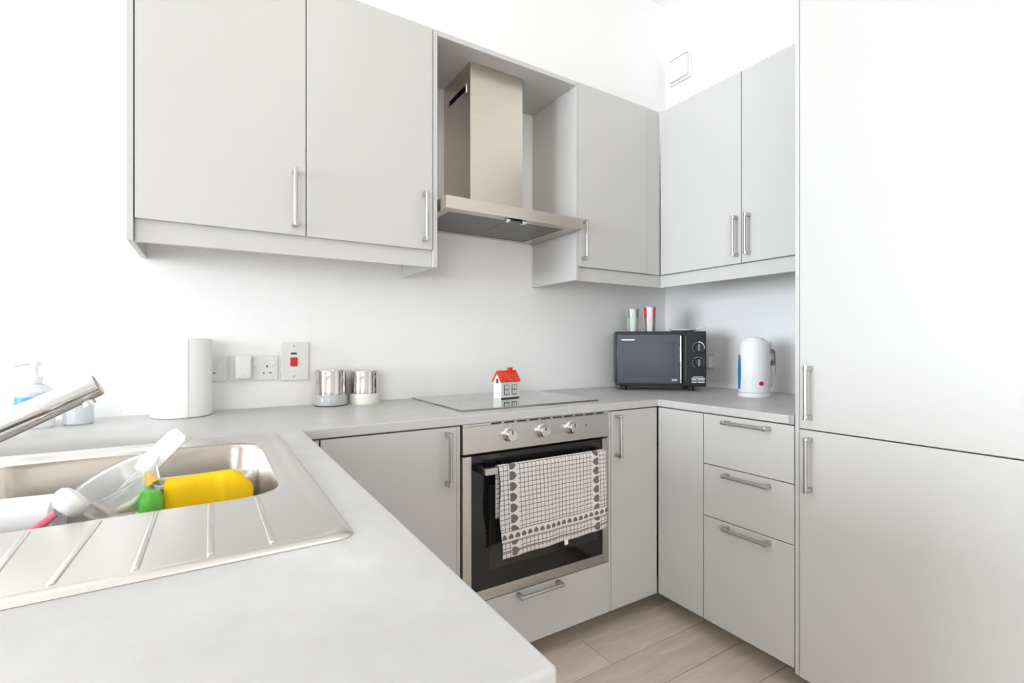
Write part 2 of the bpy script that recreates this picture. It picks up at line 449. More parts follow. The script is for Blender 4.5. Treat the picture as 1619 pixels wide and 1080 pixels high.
t = thing('base_cabinet', 'narrow grey base cabinet with a tall door between oven and inner corner', 'cabinet', (-.82, -.28, 0))
carcass(t, -.9525, -.700, YB+FT+.001, -.004, ZB, ZT-.004)
front(t, 'door', -.9405, -.6945, YB, YB+FT, ZB, ZT-.004)
handle(t.children[-1], (-.919, YB, .722), (-.919, YB, .880), NY)
part(B().box(-.9525, -.942, YB+.002, YB+FT, ZB, ZT-.004, bev=.001), 'edge_strip', 'cab', t)
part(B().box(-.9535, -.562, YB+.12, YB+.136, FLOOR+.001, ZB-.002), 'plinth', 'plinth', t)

# ------------------------------------------------------------------ right run, base units
t = thing('base_cabinet', 'grey base cabinet with a plain handleless door, at the inner corner left of the drawers', 'cabinet', (-.34, -.66, 0))
carcass(t, XR+FT+.001, -.004, -.7605, -.556, ZB, ZT-.004, open_axis='x')
front(t, 'door', XR, XR+FT, -.7605, -.5545, ZB, ZT-.004)
part(B().box(XR+.11, XR+.126, -.762, YB+.119, FLOOR+.001, ZB-.002), 'plinth', 'plinth', t)

t = thing('drawer_cabinet', 'grey base cabinet with three stacked drawers beside the tall fridge housing', 'cabinet', (-.34, -.92, 0))
carcass(t, XR+FT+.001, -.004, -1.085, -.762, ZB, ZT-.004, open_axis='x')
for z0, z1, hz in ((.7140, ZT-.004, .873), (.5270, .7110, .690), (ZB, .5240, .508)):
    front(t, 'drawer', XR, XR+FT, -1.0835, -.7640, z0, z1)
    handle(t.children[-1], (XR, -.8545, hz), (XR, -1.0135, hz), NX)
part(B().box(XR+.11, XR+.126, -1.085, -.7625, FLOOR+.001, ZB-.002), 'plinth', 'plinth', t)

# tall integrated fridge housing
t = thing('fridge_housing', 'tall pale grey built-in fridge housing with upper and lower doors', 'cabinet', (-.34, -1.42, 0))
part(B().box(XR+.001, -.002, -1.0985, -1.0865, .135, ZU1+.02, bev=.001), 'side_panel', 'cab', t)
carcass(t, XR+FT+.001, -.004, -1.78, -1.0995, .15, ZU1+.018, open_axis='x')
front(t, 'door', XR-.002, XR+FT, -1.76, -1.1012, .8885, ZU1+.018)
handle(t.children[-1], (XR-.002, -1.133, .919), (XR-.002, -1.133, 1.079), NX)
front(t, 'door', XR-.002, XR+FT, -1.76, -1.1012, .135, .8850)
handle(t.children[-1], (XR-.002, -1.133, .704), (XR-.002, -1.133, .866), NX)
part(B().box(XR+.11, XR+.126, -1.78, -1.0865, FLOOR+.001, .133), 'plinth', 'plinth', t)
part(B().box(XR+.001, -.002, -1.798, -1.7815, .135, ZU1+.02, bev=.001), 'side_panel', 'cab', t)

# peninsula base under the sink
t = thing('peninsula_cabinet', 'grey base unit under the sink peninsula', 'cabinet', (-2.45, -1.1, 0))
b = B()
b.box(-2.86, -2.015-FT, -1.60, -1.584, ZB, ZT-.002).box(-2.86, -2.015-FT, -.57, -.554, ZB, ZT-.002).box(-2.876, -2.86, -1.60, -.002, ZB, ZT-.002)
b.box(-2.86, -2.015-FT, -1.584, -.57, ZB, ZB+.016)
part(b, 'carcass', 'carcass', t)
for y0, y1 in ((-1.60, -1.086), (-1.083, -.575)):
    front(t, 'door', -2.015-FT, -2.015, y0, y1, ZB, ZT-.004)
    handle(t.children[-1], (-2.015, y0+.035, .720), (-2.015, y0+.035, .880), (1, 0, 0))
part(B().box(-2.015-FT, -2.015, -.5735, -.532, ZB, ZT-.004, bev=.001), 'corner_filler', 'cab', t)
part(B().box(-2.10, -2.084, -1.58, -.48, FLOOR+.001, ZB-.002), 'plinth', 'plinth', t)

# ------------------------------------------------------------------ worktop (one continuous U), cut for the sink
EY, EX, PXE, PYE = YB-.003, XR-.003, -2.008, -1.6265
def arc(cx, cy, r, a0, a1, n=6): return [(cx+r*math.cos(a0+(a1-a0)*i/n), cy+r*math.sin(a0+(a1-a0)*i/n)) for i in range(n+1)]
outline = [(-.002, -.002), (-3.05, -.002), (-3.05, PYE)] + [(PXE-.005, PYE)] + arc(PXE-.005, PYE+.005, .005, -PI/2, 0)[1:] + \
          [(PXE, EY), (EX, EY), (EX, -1.070), (-.002, -1.070)]
b = B().prism(outline[::-1], ZT, ZW, bev=.0035, seg=3)
wt = finish(b, 'worktop', 'worktop', (0, 0, 0), angle=12)
SX0, SX1, SY0, SY1 = -2.640, -2.067, -1.329, -.581      # sink deck
BX0, BX1, BY0, BY1 = -2.555, -2.116, -1.100, -.662      # bowl mouth
cb = B().box(BX0-.012, BX1+.012, BY0-.012, BY1+.012, ZT-.1, ZW+.1)
cut = finish(cb, 'cutter', 'worktop', (0, 0, 0))
md = wt.modifiers.new('cut', 'BOOLEAN'); md.object = cut; md.operation = 'DIFFERENCE'; md.solver = 'EXACT'
dg = bpy.context.evaluated_depsgraph_get(); ev = wt.evaluated_get(dg)
nm = bpy.data.meshes.new_from_object(ev); wt.modifiers.clear(); old = wt.data; wt.data = nm; bpy.data.meshes.remove(old); nm.name = 'worktop'
cm = cut.data; bpy.data.objects.remove(cut); bpy.data.meshes.remove(cm)
tag(wt, 'pale grey stone-look laminate worktop running around three sides', 'worktop')
part(B().box(EX, -.004, -1.0850, -1.0702, ZT, ZW+.001, bev=.001), 'end_strip', 'endstrip', wt, 'grey metal strip closing the worktop end')

# ------------------------------------------------------------------ wall units
t = thing('wall_cabinet', 'grey two-door wall cabinet left of the cooker hood', 'cabinet', (-1.96, -.16, ZP))
carcass(t, -2.3735, -1.5545, YU+FT+.001, -.002, ZU0+.004, ZU1)
front(t, 'door', -2.3719, -1.9638, YU, YU+FT, ZU0, ZU1)
handle(t.children[-1], (-1.996, YU, 1.490), (-1.996, YU, 1.659), NY)
front(t, 'door', -1.9610, -1.5560, YU, YU+FT, ZU0, ZU1)
handle(t.children[-1], (-1.588, YU, 1.493), (-1.588, YU, 1.661), NY)
part(B().box(-2.3890, -2.3750, YU+.001, -.002, ZP, ZU1, bev=.001), 'side_panel', 'cab', t)
part(B().box(-1.5532, -1.5375, YU+.001, -.002, ZP, ZU1, bev=.001), 'side_panel', 'cab', t)
part(B().box(-2.3740, -1.5542, YU+.014, YU+.030, ZP, ZU0+.0025, bev=.001), 'pelmet', 'cab', t)

part_b = B().box(-1.5365, -.9215, YU+.001, -.002, ZU1-.018, ZU1, bev=.001)
solo(part_b, 'bridging_panel', 'cab', (-1.229, -.16, ZU1-.018), 'grey bridging panel across the top of the cooker hood recess', 'panel')

t = thing('wall_cabinet', 'grey single-door wall cabinet right of the cooker hood', 'cabinet', (-.66, -.16, ZP))
carcass(t, -.9055, -.430, YU+FT+.001, -.002, ZU0+.004, ZU1)
front(t, 'door', -.9065, -.5070, YU, YU+FT, ZU0, ZU1)
handle(t.children[-1], (-.886, YU, 1.494), (-.886, YU, 1.659), NY)
part(B().box(-.9205, -.9080, YU+.001, -.002, ZP, ZU1, bev=.001), 'side_panel', 'cab', t)
part(B().box(-.5055, -.4125, YU+.004, YU+FT, ZU0, ZU1, bev=.001), 'corner_filler', 'cab', t)
part(B().box(-.9070, -.3970, YU+.012, YU+.028, ZP, ZU0-.0025, bev=.001), 'pelmet', 'cab', t)

t = thing('wall_cabinet', 'pale two-door wall cabinet on the right wall with paired handles', 'cabinet', (-.2, -.7, ZP))
carcass(t, XU+FT+.001, -.002, -1.085, YU-.004, ZU0+.004, ZU1, open_axis='x')
front(t, 'door', XU, XU+FT, -.7290, -.3235, ZU0, ZU1)
handle(t.children[-1], (XU, -.7120, 1.494), (XU, -.7120, 1.657), NX)
front(t, 'door', XU, XU+FT, -1.0845, -.7318, ZU0, ZU1)
handle(t.children[-1], (XU, -.7640, 1.494), (XU, -.7640, 1.657), NX)
part(B().box(XU+.012, XU+.028, -1.0855, YU+.011, ZP, ZU0-.0025, bev=.001), 'pelmet', 'cab', t)

# ------------------------------------------------------------------ cooker hood
HX0, HX1, HYF, HZ0, HZ1 = -1.530, -.930, -.378, 1.606, 1.649
t = thing('cooker_hood', 'stainless steel chimney cooker hood in the recess between wall cabinets', 'cooker hood', (-1.23, -.19, HZ0))
b = B()
b.box(HX0, HX1, HYF, HYF+.004, HZ0, HZ1, bev=.0008).box(HX0, HX0+.004, HYF+.004, -.003, HZ0, HZ1).box(HX1-.004, HX1, HYF+.004, -.003, HZ0, HZ1)
b.box(HX0+.004, HX1-.004, HYF+.004, -.003, HZ1-.003, HZ1)
part(b, 'canopy', 'steel', t)
b = B(); FX0, FX1, FY0, FY1 = HX0+.035, HX1-.06, HYF+.055, -.030
b.box(HX0+.004, HX1-.004, HYF+.004, FY0, HZ0+.004, HZ0+.008).box(HX0+.004, HX1-.004, FY1, -.003, HZ0+.004, HZ0+.008)
b.box(HX0+.004, FX0, FY0, FY1, HZ0+.004, HZ0+.008).box(FX1, HX1-.004, FY0, FY1, HZ0+.004, HZ0+.008)
part(b, 'underside_frame', 'steel', t)
xm = (FX0+FX1)/2
part(B().box(FX0+.001, xm-.001, FY0+.001, FY1-.001, HZ0+.006, HZ0+.010, bev=.001), 'grease_filter', 'filter', t, 'dark mesh grease filter')
part(B().box(xm+.001, FX1-.001, FY0+.001, FY1-.001, HZ0+.006, HZ0+.010, bev=.001), 'grease_filter', 'filter', t, 'dark mesh grease filter')
for x in (-1.275, -1.205):
    part(B().box(x-.009, x+.009, HYF+.012, HYF+.030, HZ0-.012, HZ0+.0045, bev=.003), 'switch', 'chrome', t)
part(B().box(-1.265, -1.215, HYF+.016, HYF+.030, HZ0-.004, HZ0+.0045, bev=.002), 'switch_panel', 'black', t)
CX0, CX1, CY0 = -1.370, -1.133, -.243
b = B(); ZC = ZU1-.0195
vy0, vy1, vz0, vz1 = -.205, -.055, 2.118, 2.142       # vent slot in both cheeks
b.box(CX0, CX1, CY0, CY0+.003, HZ1, ZC, bev=.0006)
for xx in (CX0, CX1-.003):
    b.box(xx, xx+.003, CY0+.003, vy0, HZ1, ZC).box(xx, xx+.003, vy1, -.003, HZ1, ZC)
    b.box(xx, xx+.003, vy0, vy1, HZ1, vz0).box(xx, xx+.003, vy0, vy1, vz1, ZC)
part(b, 'chimney', 'steel', t)
for xx, s in ((CX0, -1), (CX1, 1)):
    b = B(); x0, x1 = min(xx, xx+s*.002), max(xx, xx+s*.002)
    b.box(x0, x1, vy0-.004, vy1+.004, vz1, vz1+.004).box(x0, x1, vy0-.004, vy1+.004, vz0-.004, vz0)
    b.box(x0, x1, vy0-.004, vy0, vz0, vz1).box(x0, x1, vy1, vy1+.004, vz0, vz1)
    part(b, 'vent_frame', 'chrome', t)
    part(B().box(xx-s*.012-.001, xx-s*.012+.001, vy0-.004, vy1+.004, vz0-.004, vz1+.004), 'vent_baffle', 'darkgap', t)

# ------------------------------------------------------------------ built-in oven
OX0, OX1 = -1.5543, -.9570
t = thing('oven', 'built-in stainless steel oven with black glass door under the hob', 'oven', (-1.256, -.3, .34))
part(B().box(OX0+.004, OX1-.004, YB+.022, -.06, .338, .880), 'casing', 'black', t)
part(B().box(OX0, OX1, YB-.004, YB+.018, .8030, .8880, bev=.002), 'control_panel', 'ovensteel', t)
b = B()
for i in range(10):
    x = -1.455 + i*.0485
    b.box(x, x+.037, YB-.0036, YB+.010, .8895, .8938)
part(b, 'vent_slots', 'darkgap', t)
part(B().box(OX0, OX1, YB-.0026, YB+.018, .8884, .8952), 'vent_trim', 'ovensteel', t)
for x in (-1.392, -1.262, -1.138):
    mt = Matrix.Translation((x, YB-.004, .852)) @ Matrix.Rotation(PI/2, 4, 'X')
    k = part(B().lathe([(.0, 0), (.0225, 0), (.0225, .004), (.0195, .007), (.0185, .024), (.0170, .027), (0, .027)], 32, mt), 'knob', 'chrome', t)
    part(B().box(x-.0018, x+.0018, YB-.0325, YB-.030, .855, .868, bev=.0006), 'pointer', 'ink', k)
    b = B()
    for j in range(5):
        a = math.radians(60 + j*30)
        b.box(x+.031*math.cos(a)-.0012, x+.031*math.cos(a)+.0012, YB-.0046, YB-.0038, .852+.031*math.sin(a)-.0012, .852+.031*math.sin(a)+.0012)
    part(b, 'dial_marks', 'ink', t)
part(B().box(-1.068, -1.064, YB-.0048, YB-.0036, .848, .858, bev=.0005), 'indicator', 'ink', t)
b = B()
b.box(OX0, -1.5245, YB-.003, YB+.018, .3400, .7960, bev=.0012).box(-.9855, OX1, YB-.003, YB+.018, .3400, .7960, bev=.0012)
b.box(-1.5245, -.9855, YB-.003, YB+.018, .3400, .3730, bev=.0012)
door = part(b, 'door_frame', 'ovensteel', t)
part(B().box(-1.5242, -.9858, YB-.002, YB+.017, .3733, .7955, bev=.001), 'door_glass', 'ovenglass', t)
part(B().box(-1.462, -1.010, YB-.0026, YB-.0019, .432, .700, bev=.0003), 'viewing_window', 'ovenwin', door)
b = B().box(-1.502, -1.008, YB-.052, YB-.036, .7440, .7640, bev=.002)
hd = part(b, 'handle_bar', 'ovensteel', t)
for x in (-1.498, -1.012):
    part(B().box(x-.008, x+.008, YB-.040, YB-.0015, .744, .764, bev=.002), 'handle_bracket', 'black', hd)

# towel hung over the oven handle
def towel():
    nu, prof = 44, []
    yb, zt = YB-.0335, .7665
    for i in range(10): prof.append((yb, .60 + (zt-.006-.60)*i/10))
    for i in range(9):
        a = PI*i/8; prof.append((YB-.044 + .0105*math.cos(a), zt-.004 + .006*math.sin(a)))
    nf = 40
    for i in range(1, nf+1): prof.append((YB-.0545, zt-.004 - (zt-.004-.478)*i/nf))
    L = [0.]
    for (a, c), (d, e) in zip(prof, prof[1:]): L.append(L[-1] + math.hypot(d-a, e-c))
    bm = bmesh.new(); uvl = bm.loops.layers.uv.new('UVMap'); grid = []; UV = {}
    for j, (yy, zz) in enumerate(prof):
        r_ = []
        for i in range(nu+1):
            s = i/nu; fr = max(0., (.757-zz)/.28) if j > 18 else 0.
            x = -1.458 + .440*s + .012*fr*(1-s)*1.0
            x += .004*math.sin(9*fr)*(1 if s < .02 else 0)
            w = fr*(.0035*math.sin(s*11+1.2) + .0022*math.sin(s*23 + fr*2)) - .004*fr
            z = zz + fr*(.019*s + .003*math.sin(s*7)) if j > 18 else zz + .03*s*(j < 2)
            y = yy + (w if j > 18 else 0) - (.0 if j <= 18 else .001)
            v = bm.verts.new((x, y, z)); UV[v] = (s*.440, L[-1]-L[j]); r_.append(v)
        grid.append(r_)
    for a, c in zip(grid, grid[1:]):
        for i in range(nu):
            f = bm.faces.new((a[i], a[i+1], c[i+1], c[i]))
            for l in f.loops: l[uvl].uv = UV[l.vert]
    bmesh.ops.recalc_face_normals(bm, faces=bm.faces)
    b = B(); b.bm.free(); b.bm = bm
    return b
tw = solo(towel(), 'tea_towel', 'towel', (-1.238, YB-.045, .478), 'white checked tea towel with grey hearts hanging over the oven handle', 'towel', angle=180)
md = tw.modifiers.new('thick', 'SOLIDIFY'); md.thickness = .0016; md.offset = 0
part(B().box(-1.206, -1.192, YB-.0600, YB-.0580, .474, .492), 'care_label', 'paper', tw)

# ------------------------------------------------------------------ hob
b = B().prism(rrect(-1.5185, -.930, -.4735, -.012, .006, 3), ZW+.0004, ZW+.0060, bev=.0012)
hob = solo(b, 'induction_hob', 'hobglass', (-1.224, -.24, ZW), 'black glass hob set into the worktop above the oven', 'hob')
for x, y, r in ((-1.37, -.13, .075), (-1.08, -.13, .09), (-1.37, -.34, .09), (-1.08, -.34, .07)):
    n = 48
    lo = [[(x+q*math.cos(2*PI*i/n), y+q*math.sin(2*PI*i/n), ZW+.00605) for i in range(n)] for q in (r, r-.0016)]
    part(B().loops(lo), 'zone_ring', 'greyprint', hob)

# ceramic house on the hob
HZ = ZW+.0062
t = thing('ceramic_house', 'small white ceramic house with a red roof standing on the hob', 'ornament', (-1.21, -.24, HZ))
hm = rot(math.atan2(.015, .095), (-1.2475, -.266, 0))
WX, WD, WH, RH = .092, .048, .0715, .106
b = B()
bm = bmesh.new()
pts = [(0,0), (WD,0), (WD,WH), (WD/2,RH-.004), (0,WH)]
a_ = [bm.verts.new((0.0, y, HZ+z)) for y, z in pts]; c_ = [bm.verts.new((WX, y, HZ+z)) for y, z in pts]
bm.faces.new(a_); bm.faces.new(c_[::-1])
for i in range(5): bm.faces.new((a_[i], c_[i], c_[(i+1) % 5], a_[(i+1) % 5]))
bmesh.ops.recalc_face_normals(bm, faces=bm.faces); b.join(bm, hm)
part(b, 'walls', 'whiteceramic', t)
b = B(); th = math.atan2(RH-WH, WD/2); sl = math.hypot(RH-WH, WD/2)+.008
for sgn in (1, -1):
    mt = hm @ Matrix.Translation((WX/2, WD/2, HZ+RH+.001)) @ Matrix.Rotation(sgn*th, 4, 'X')
    if sgn > 0: b.box(-WX/2-.005, WX/2+.005, -sl, .002, -.004, .002, bev=.001, mtx=mt)
    else: b.box(-WX/2-.005, WX/2+.005, -.002, sl, -.004, .002, bev=.001, mtx=mt)
rf = part(b, 'roof', 'redroof', t)
part(B().box(.052, .070, WD/2-.012, WD/2+.004, HZ+RH-.012, HZ+.121, bev=.001, mtx=hm), 'chimney', 'redroof', t)
b = B()
for i in range(5): b.box(.008+i*.018, .0095+i*.018, -sl+.002, -.002, .002, .0035, mtx=hm @ Matrix.Translation((0, WD/2, HZ+RH+.001)) @ Matrix.Rotation(th, 4, 'X'))
part(b, 'roof_ribs', 'redroof', rf)
for x0 in (.014, .054):
    b = B()
    b.box(x0, x0+.026, -.0012, .0002, HZ+.014, HZ+.054, mtx=hm)
    w = part(b, 'window', 'ink', t)
    for i in range(2):
        for j in range(2):
            part(B().box(x0+.003+i*.0115, x0+.0115+i*.0115, -.0022, -.0008, HZ+.017+j*.019, HZ+.033+j*.019, bev=.0004, mtx=hm), 'pane', 'whiteceramic', w)
part(B().box(-.0012, .0002, WD/2-.006, WD/2+.006, HZ+.060, HZ+.078, mtx=hm), 'window', 'ink', t)
part(B().box(-.001, WX+.001, -.0008, .0002, HZ, HZ+.004, mtx=hm), 'base_line', 'ink', t)

# ------------------------------------------------------------------ steel canisters
def canister(loc, r, h, hb, label, basemat, stripe):
    t = thing('canister', label, 'canister', loc, 'canisters against the back wall')
    T = Matrix.Translation(loc)
    part(B().lathe([(0, 0), (r*1.06, 0), (r*1.08, .004), (r*1.07, hb-.010), (r*1.0, hb), (0, hb)], 48, T), 'base', basemat, t)
    part(B().lathe([(0, hb), (r, hb), (r, h-.020), (r*.985, h-.018), (r*.985, h-.016), (0, h-.016)], 48, T), 'body', 'tin', t)
    part(B().lathe([(0, h-.016), (r, h-.016), (r, h-.003), (r*.97, h), (0, h)], 48, T), 'lid', 'tin', t)
    if stripe:
        part(B().lathe([(r*1.075, .0), (r*1.10, .0), (r*1.10, .003), (r*1.075, .004)], 48, T), 'foot_ring', 'ink', t)
    return t
canister((-1.838, -.060, ZW), .052, .128, .040, 'steel canister with a clear shiny base, left of the pair', 'clearbase', True)
canister((-1.718, -.060, ZW), .050, .122, .038, 'steel canister with an ivory base, right of the pair', 'ivory', False)

# ------------------------------------------------------------------ kitchen roll
RL = (-2.280, -.092, ZW)
t = thing('kitchen_roll', 'thick white paper kitchen roll standing against the back wall', 'kitchen roll', RL)
n, R0 = 72, .0775
tail = math.radians(-78)
def rollring(r0, z):
    o = []
    for i in range(n):
        f = i/(n-1); a = tail + 2*PI*f
        rr = r0 + .0035*f if r0 > .03 else r0
        o.append((RL[0]+rr*math.cos(a), RL[1]+rr*math.sin(a), z))
    return o
b = B(); H = .236
b.loops([rollring(.020, ZW+.001), rollring(R0-.003, ZW+.001), rollring(R0, ZW+.004), rollring(R0, ZW+H-.004), rollring(R0-.003, ZW+H), rollring(.020, ZW+H), rollring(.020, ZW+.001)])
part(b, 'paper', 'paper', t, angle=30)
part(B().lathe([(.0195, .0005), (.0195, H-.001), (.0175, H-.001), (.0175, .0005), (.0195, .0005)], 32, Matrix.Translation(RL)), 'core_tube', 'card', t)

# ------------------------------------------------------------------ sockets and switches on the walls
def plate_back(name, label, cat, x0, x1, z0, z1, th=.010):
    t = thing(name, label, cat, ((x0+x1)/2, 0, z0))
    part(B().box(x0, x1, -th, -.0002, z0, z1, bev=.003), 'faceplate', 'socket', t)
    return t
def pins_back(t, x, z, th):
    part(B().box(x-.0022, x+.0022, -th-.0004, -th+.002, z+.009, z+.017), 'earth_slot', 'ink', t)
    for s in (-1, 1): part(B().box(x+s*.011-.0032, x+s*.011+.0032, -th-.0004, -th+.002, z-.012, z-.008), 'pin_slot', 'ink', t)
t = plate_back('wall_socket', 'white wall socket half hidden behind the kitchen roll', 'socket', -2.250, -2.160, 1.020, 1.103)
pins_back(t, -2.207, 1.057, .010)
part(B().box(-2.186, -2.170, -.0125, -.0098, 1.058, 1.080, bev=.001), 'rocker', 'white', t)
t = plate_back('double_socket', 'white double wall socket, its left outlet taken by a plug', 'socket', -2.152, -2.006, 1.018, 1.103)
pins_back(t, -2.040, 1.053, .010)
for x in (-2.078, -2.022): part(B().box(x-.007, x+.007, -.0125, -.0098, 1.068, 1.088, bev=.001), 'rocker', 'white', t)
t = thing('plug', 'chunky white plug pushed into the double wall socket', 'plug', (-2.115, -.010, 1.025))
part(B().box(-2.138, -2.090, -.046, -.0102, 1.026, 1.106, bev=.007, seg=3), 'body', 'white', t)
part(B().box(-2.121, -2.107, -.049, -.044, 1.034, 1.044, bev=.002), 'fuse_cover', 'socket', t)
t = plate_back('cooker_switch', 'white cooker switch plate with a red rocker switch', 'switch', -1.998, -1.905, 1.014, 1.150, .013)
part(B().box(-1.970, -1.937, -.0145, -.0125, 1.046, 1.122, bev=.001), 'surround', 'white', t)
part(B().box(-1.967, -1.943, -.019, -.0138, 1.064, 1.096, bev=.002), 'rocker', 'red', t, 'red rocker switch')
part(B().box(-1.965, -1.945, -.0152, -.0138, 1.106, 1.113, bev=.0004), 'neon', 'ink', t)
for z in (1.028, 1.137): part(B().lathe([(0,0), (.004,0), (.003,.0012), (0,.0012)], 14, Matrix.Translation((-1.9535, -.013, z)) @ Matrix.Rotation(PI/2, 4, 'X')), 'screw', 'handle', t)
t = thing('wall_socket', 'white wall socket with a plug on the right wall beside the microwave', 'socket', (0, -.285, 1.014))
part(B().box(-.010, -.0002, -.325, -.180, 1.014, 1.100, bev=.003), 'faceplate', 'socket', t)
part(B().box(-.0125, -.0098, -.262, -.248, 1.072, 1.090, bev=.001), 'rocker', 'white', t)
part(B().box(-.042, -.0102, -.318, -.272, 1.022, 1.078, bev=.006, seg=3), 'plug', 'white', t)
# extractor vent high on the right wall
t = thing('wall_vent', 'small white extractor vent grille high in the corner', 'vent', (0, -.11, 2.59))
part(B().box(-.018, -.0002, -.182, -.042, 2.588, 2.734, bev=.004), 'frame', 'white', t)
part(B().box(-.036, -.0175, -.172, -.052, 2.598, 2.712, bev=.006), 'cover', 'white', t)
part(B().box(-.030, -.0175, -.168, -.056, 2.714, 2.720), 'air_slot', 'greyprint', t)

# ------------------------------------------------------------------ microwave (set diagonally in the corner)
MWL = Vector((-.562, -.180, .9453)); wd = Vector((.309, -.275, 0)); MW = wd.length
mz = math.atan2(-.275, .309)
mwm = rot(mz, MWL)      # local: x along the front, y into the corner, z up from the body base
t = thing('microwave', 'black microwave oven with dial controls standing diagonally in the corner', 'microwave', (-.33, -.24, ZW))
MH, MD = .2586, .222
part(B().box(0, MW, .004, MD, 0, MH, bev=.004, mtx=mwm), 'casing', 'mwbody', t)
for fx in (.045, MW-.06):
    for fy in (.035, MD-.03): part(B().lathe([(0, -.0218), (.011, -.0218), (.013, 0), (0, 0)], 18, mwm @ Matrix.Translation((fx, fy, 0))), 'foot', 'black', t)
DX = MW*.735
door = part(B().box(.007, DX, -.012, .0035, .012, MH-.014, bev=.003, mtx=mwm), 'door', 'mwdoor', t)
part(B().box(.038, DX-.034, -.0126, -.0118, .045, MH-.052, bev=.0003, mtx=mwm), 'window', 'mwwin', door)
part(B().box(DX-.013, DX-.005, -.030, -.0115, .016, MH-.020, bev=.003, mtx=mwm), 'handle', 'chrome', door)
part(B().box(.028, .088, -.0129, -.0119, MH-.043, MH-.037, mtx=mwm), 'brand_mark', 'print', door)
part(B().box(DX-.046, DX-.022, -.0129, -.0119, .026, .036, mtx=mwm), 'badge', 'greyprint', door)
cp = part(B().box(DX+.004, MW-.002, -.006, .0035, .004, MH-.004, bev=.002, mtx=mwm), 'control_panel', 'mwbody', t)
KX = MW-.037
for kz in (.182, .112):
    mt = mwm @ Matrix.Translation((KX, -.006, kz)) @ Matrix.Rotation(PI/2, 4, 'X')
    k = part(B().lathe([(0,0), (.0200,0), (.0190,.010), (.0175,.016), (0,.016)], 32, mt), 'dial', 'black', t)
    part(B().box(KX-.0022, KX+.0022, -.0245, -.0215, kz-.016, kz+.016, bev=.0008, mtx=mwm), 'dial_grip', 'greyprint', k)
    b = B()
    for j in range(13):
        a = math.radians(-40 + j*22)
        cx_, cz_ = KX + .0255*math.cos(a), kz + .0255*math.sin(a)
        b.box(cx_-.0014, cx_+.0014, -.0066, -.0056, cz_-.0010, cz_+.0010, mtx=mwm)
    part(b, 'dial_scale', 'print', cp)
n = 16
lo = []
for q, in ((.0245,), (.0285,)):
    lo.append([(KX+q*math.cos(math.radians(-10+100*i/n)), -.0064, .182+q*math.sin(math.radians(-10+100*i/n))) for i in range(n+1)])
bm = bmesh.new(); r0 = [bm.verts.new(p) for p in lo[0]]; r1 = [bm.verts.new(p) for p in lo[1]]
for i in range(n): bm.faces.new((r0[i], r0[i+1], r1[i+1], r1[i]))
b = B(); b.join(bm, mwm); part(b, 'power_arc', 'print', cp)
b = B()
for i, z in enumerate((.0385, .032, .0255, .019)):
    b.box(KX-.030, KX-.030+(.022 if i % 2 else .058), -.0066, -.0056, z, z+.0030, mtx=mwm)
    if i % 2: b.box(KX-.003, KX+.028, -.0066, -.0056, z, z+.0030, mtx=mwm)
b.box(KX-.022, KX+.022, -.0066, -.0056, .046, .0475, mtx=mwm)
part(b, 'fine_print', 'print', cp)
part(B().box(DX+.016, DX+.0168, -.0065, -.0058, .030, MH-.022, mtx=mwm), 'panel_line', 'greyprint', cp)
MTOP = MWL.z + MH

# tumblers and dish on the microwave
def tumbler(lx, ly, r, h, material, label):
    p = mwm @ Vector((lx, ly, MH)); loc = (p.x, p.y, MTOP+.0003)
    t = thing('tumbler', label, 'tumbler', loc, 'tumblers on the microwave')
    part(B().lathe([(0, 0), (r*.80, 0), (r*.84, .004), (r, h), (r*.94, h), (r*.78, .008), (0, .008)], 36, Matrix.Translation(loc)), 'body', material, t)
    part(B().lathe([(r*.99, h-.006), (r*1.03, h-.005), (r*1.03, h+.001), (r*.95, h+.001), (r*.93, h-.006)], 36, Matrix.Translation(loc)), 'rim', 'greyprint', t)
tumbler(.086, .070, .031, .112, 'tumblerg', 'pale green patterned tumbler on the microwave, the left one')
tumbler(.166, .075, .032, .122, 'tumblerr', 'red and white patterned tumbler on the microwave, the right one')
dl = mwm @ Vector((.318, .070, MH)); DL = (dl.x, dl.y, MTOP+.0003)
t = thing('spoon_rest', 'flat grey-white dish with an upturned handle lying on the microwave', 'dish', DL)
mt = rot(mz, DL)
part(B().lathe([(0, 0), (.045, 0), (.060, .006), (.062, .010), (.059, .010), (.044, .004), (0, .004)], 40, mt), 'bowl', 'whiteceramic', t)
part(B().tube([tuple(mt @ Vector(p)) for p in ((.055, 0, .008), (.075, 0, .012), (.095, 0, .021), (.108, 0, .024))], [.006, .0055, .006, .004], 12), 'handle', 'ivory', t)

# ------------------------------------------------------------------ kettle
KL = (-.255, -.688, ZW)
t = thing('kettle', 'white plastic electric kettle with a blue water window and red badge', 'kettle', KL)
az = math.atan2(KL[1]+1.8879, KL[0]+2.2086)            # away from the room
vr = Vector((math.sin(az), -math.cos(az), 0)); vb = Vector((math.cos(az), math.sin(az), 0))
T = Matrix.Translation(KL)
part(B().lathe([(0, 0), (.062, 0), (.064, .004), (.063, .014), (.057, .018), (0, .018)], 48, T), 'power_base', 'kettle', t)
bd = part(B().lathe([(0, .0185), (.060, .0185), (.0615, .024), (.0615, .110), (.0595, .200), (.056, .226), (.046, .238), (0, .241)], 48, T, sx=1., sy=1.), 'body', 'kettle', t)
part(B().lathe([(0, .2395), (.040, .238), (.037, .246), (.012, .250), (0, .250)], 40, T), 'lid', 'kettle', t)
# spout: wedge at the upper left
b = B()
sp = Vector(KL) - vr*.030 + vb*.040
b.tube([sp + Vector((0,0,.178)), sp - vr*.004 + vb*.006 + Vector((0,0,.205)), sp - vr*.008 + vb*.010 + Vector((0,0,.228))], [.008, .016, .020], 18)
part(b, 'spout', 'kettle', t)
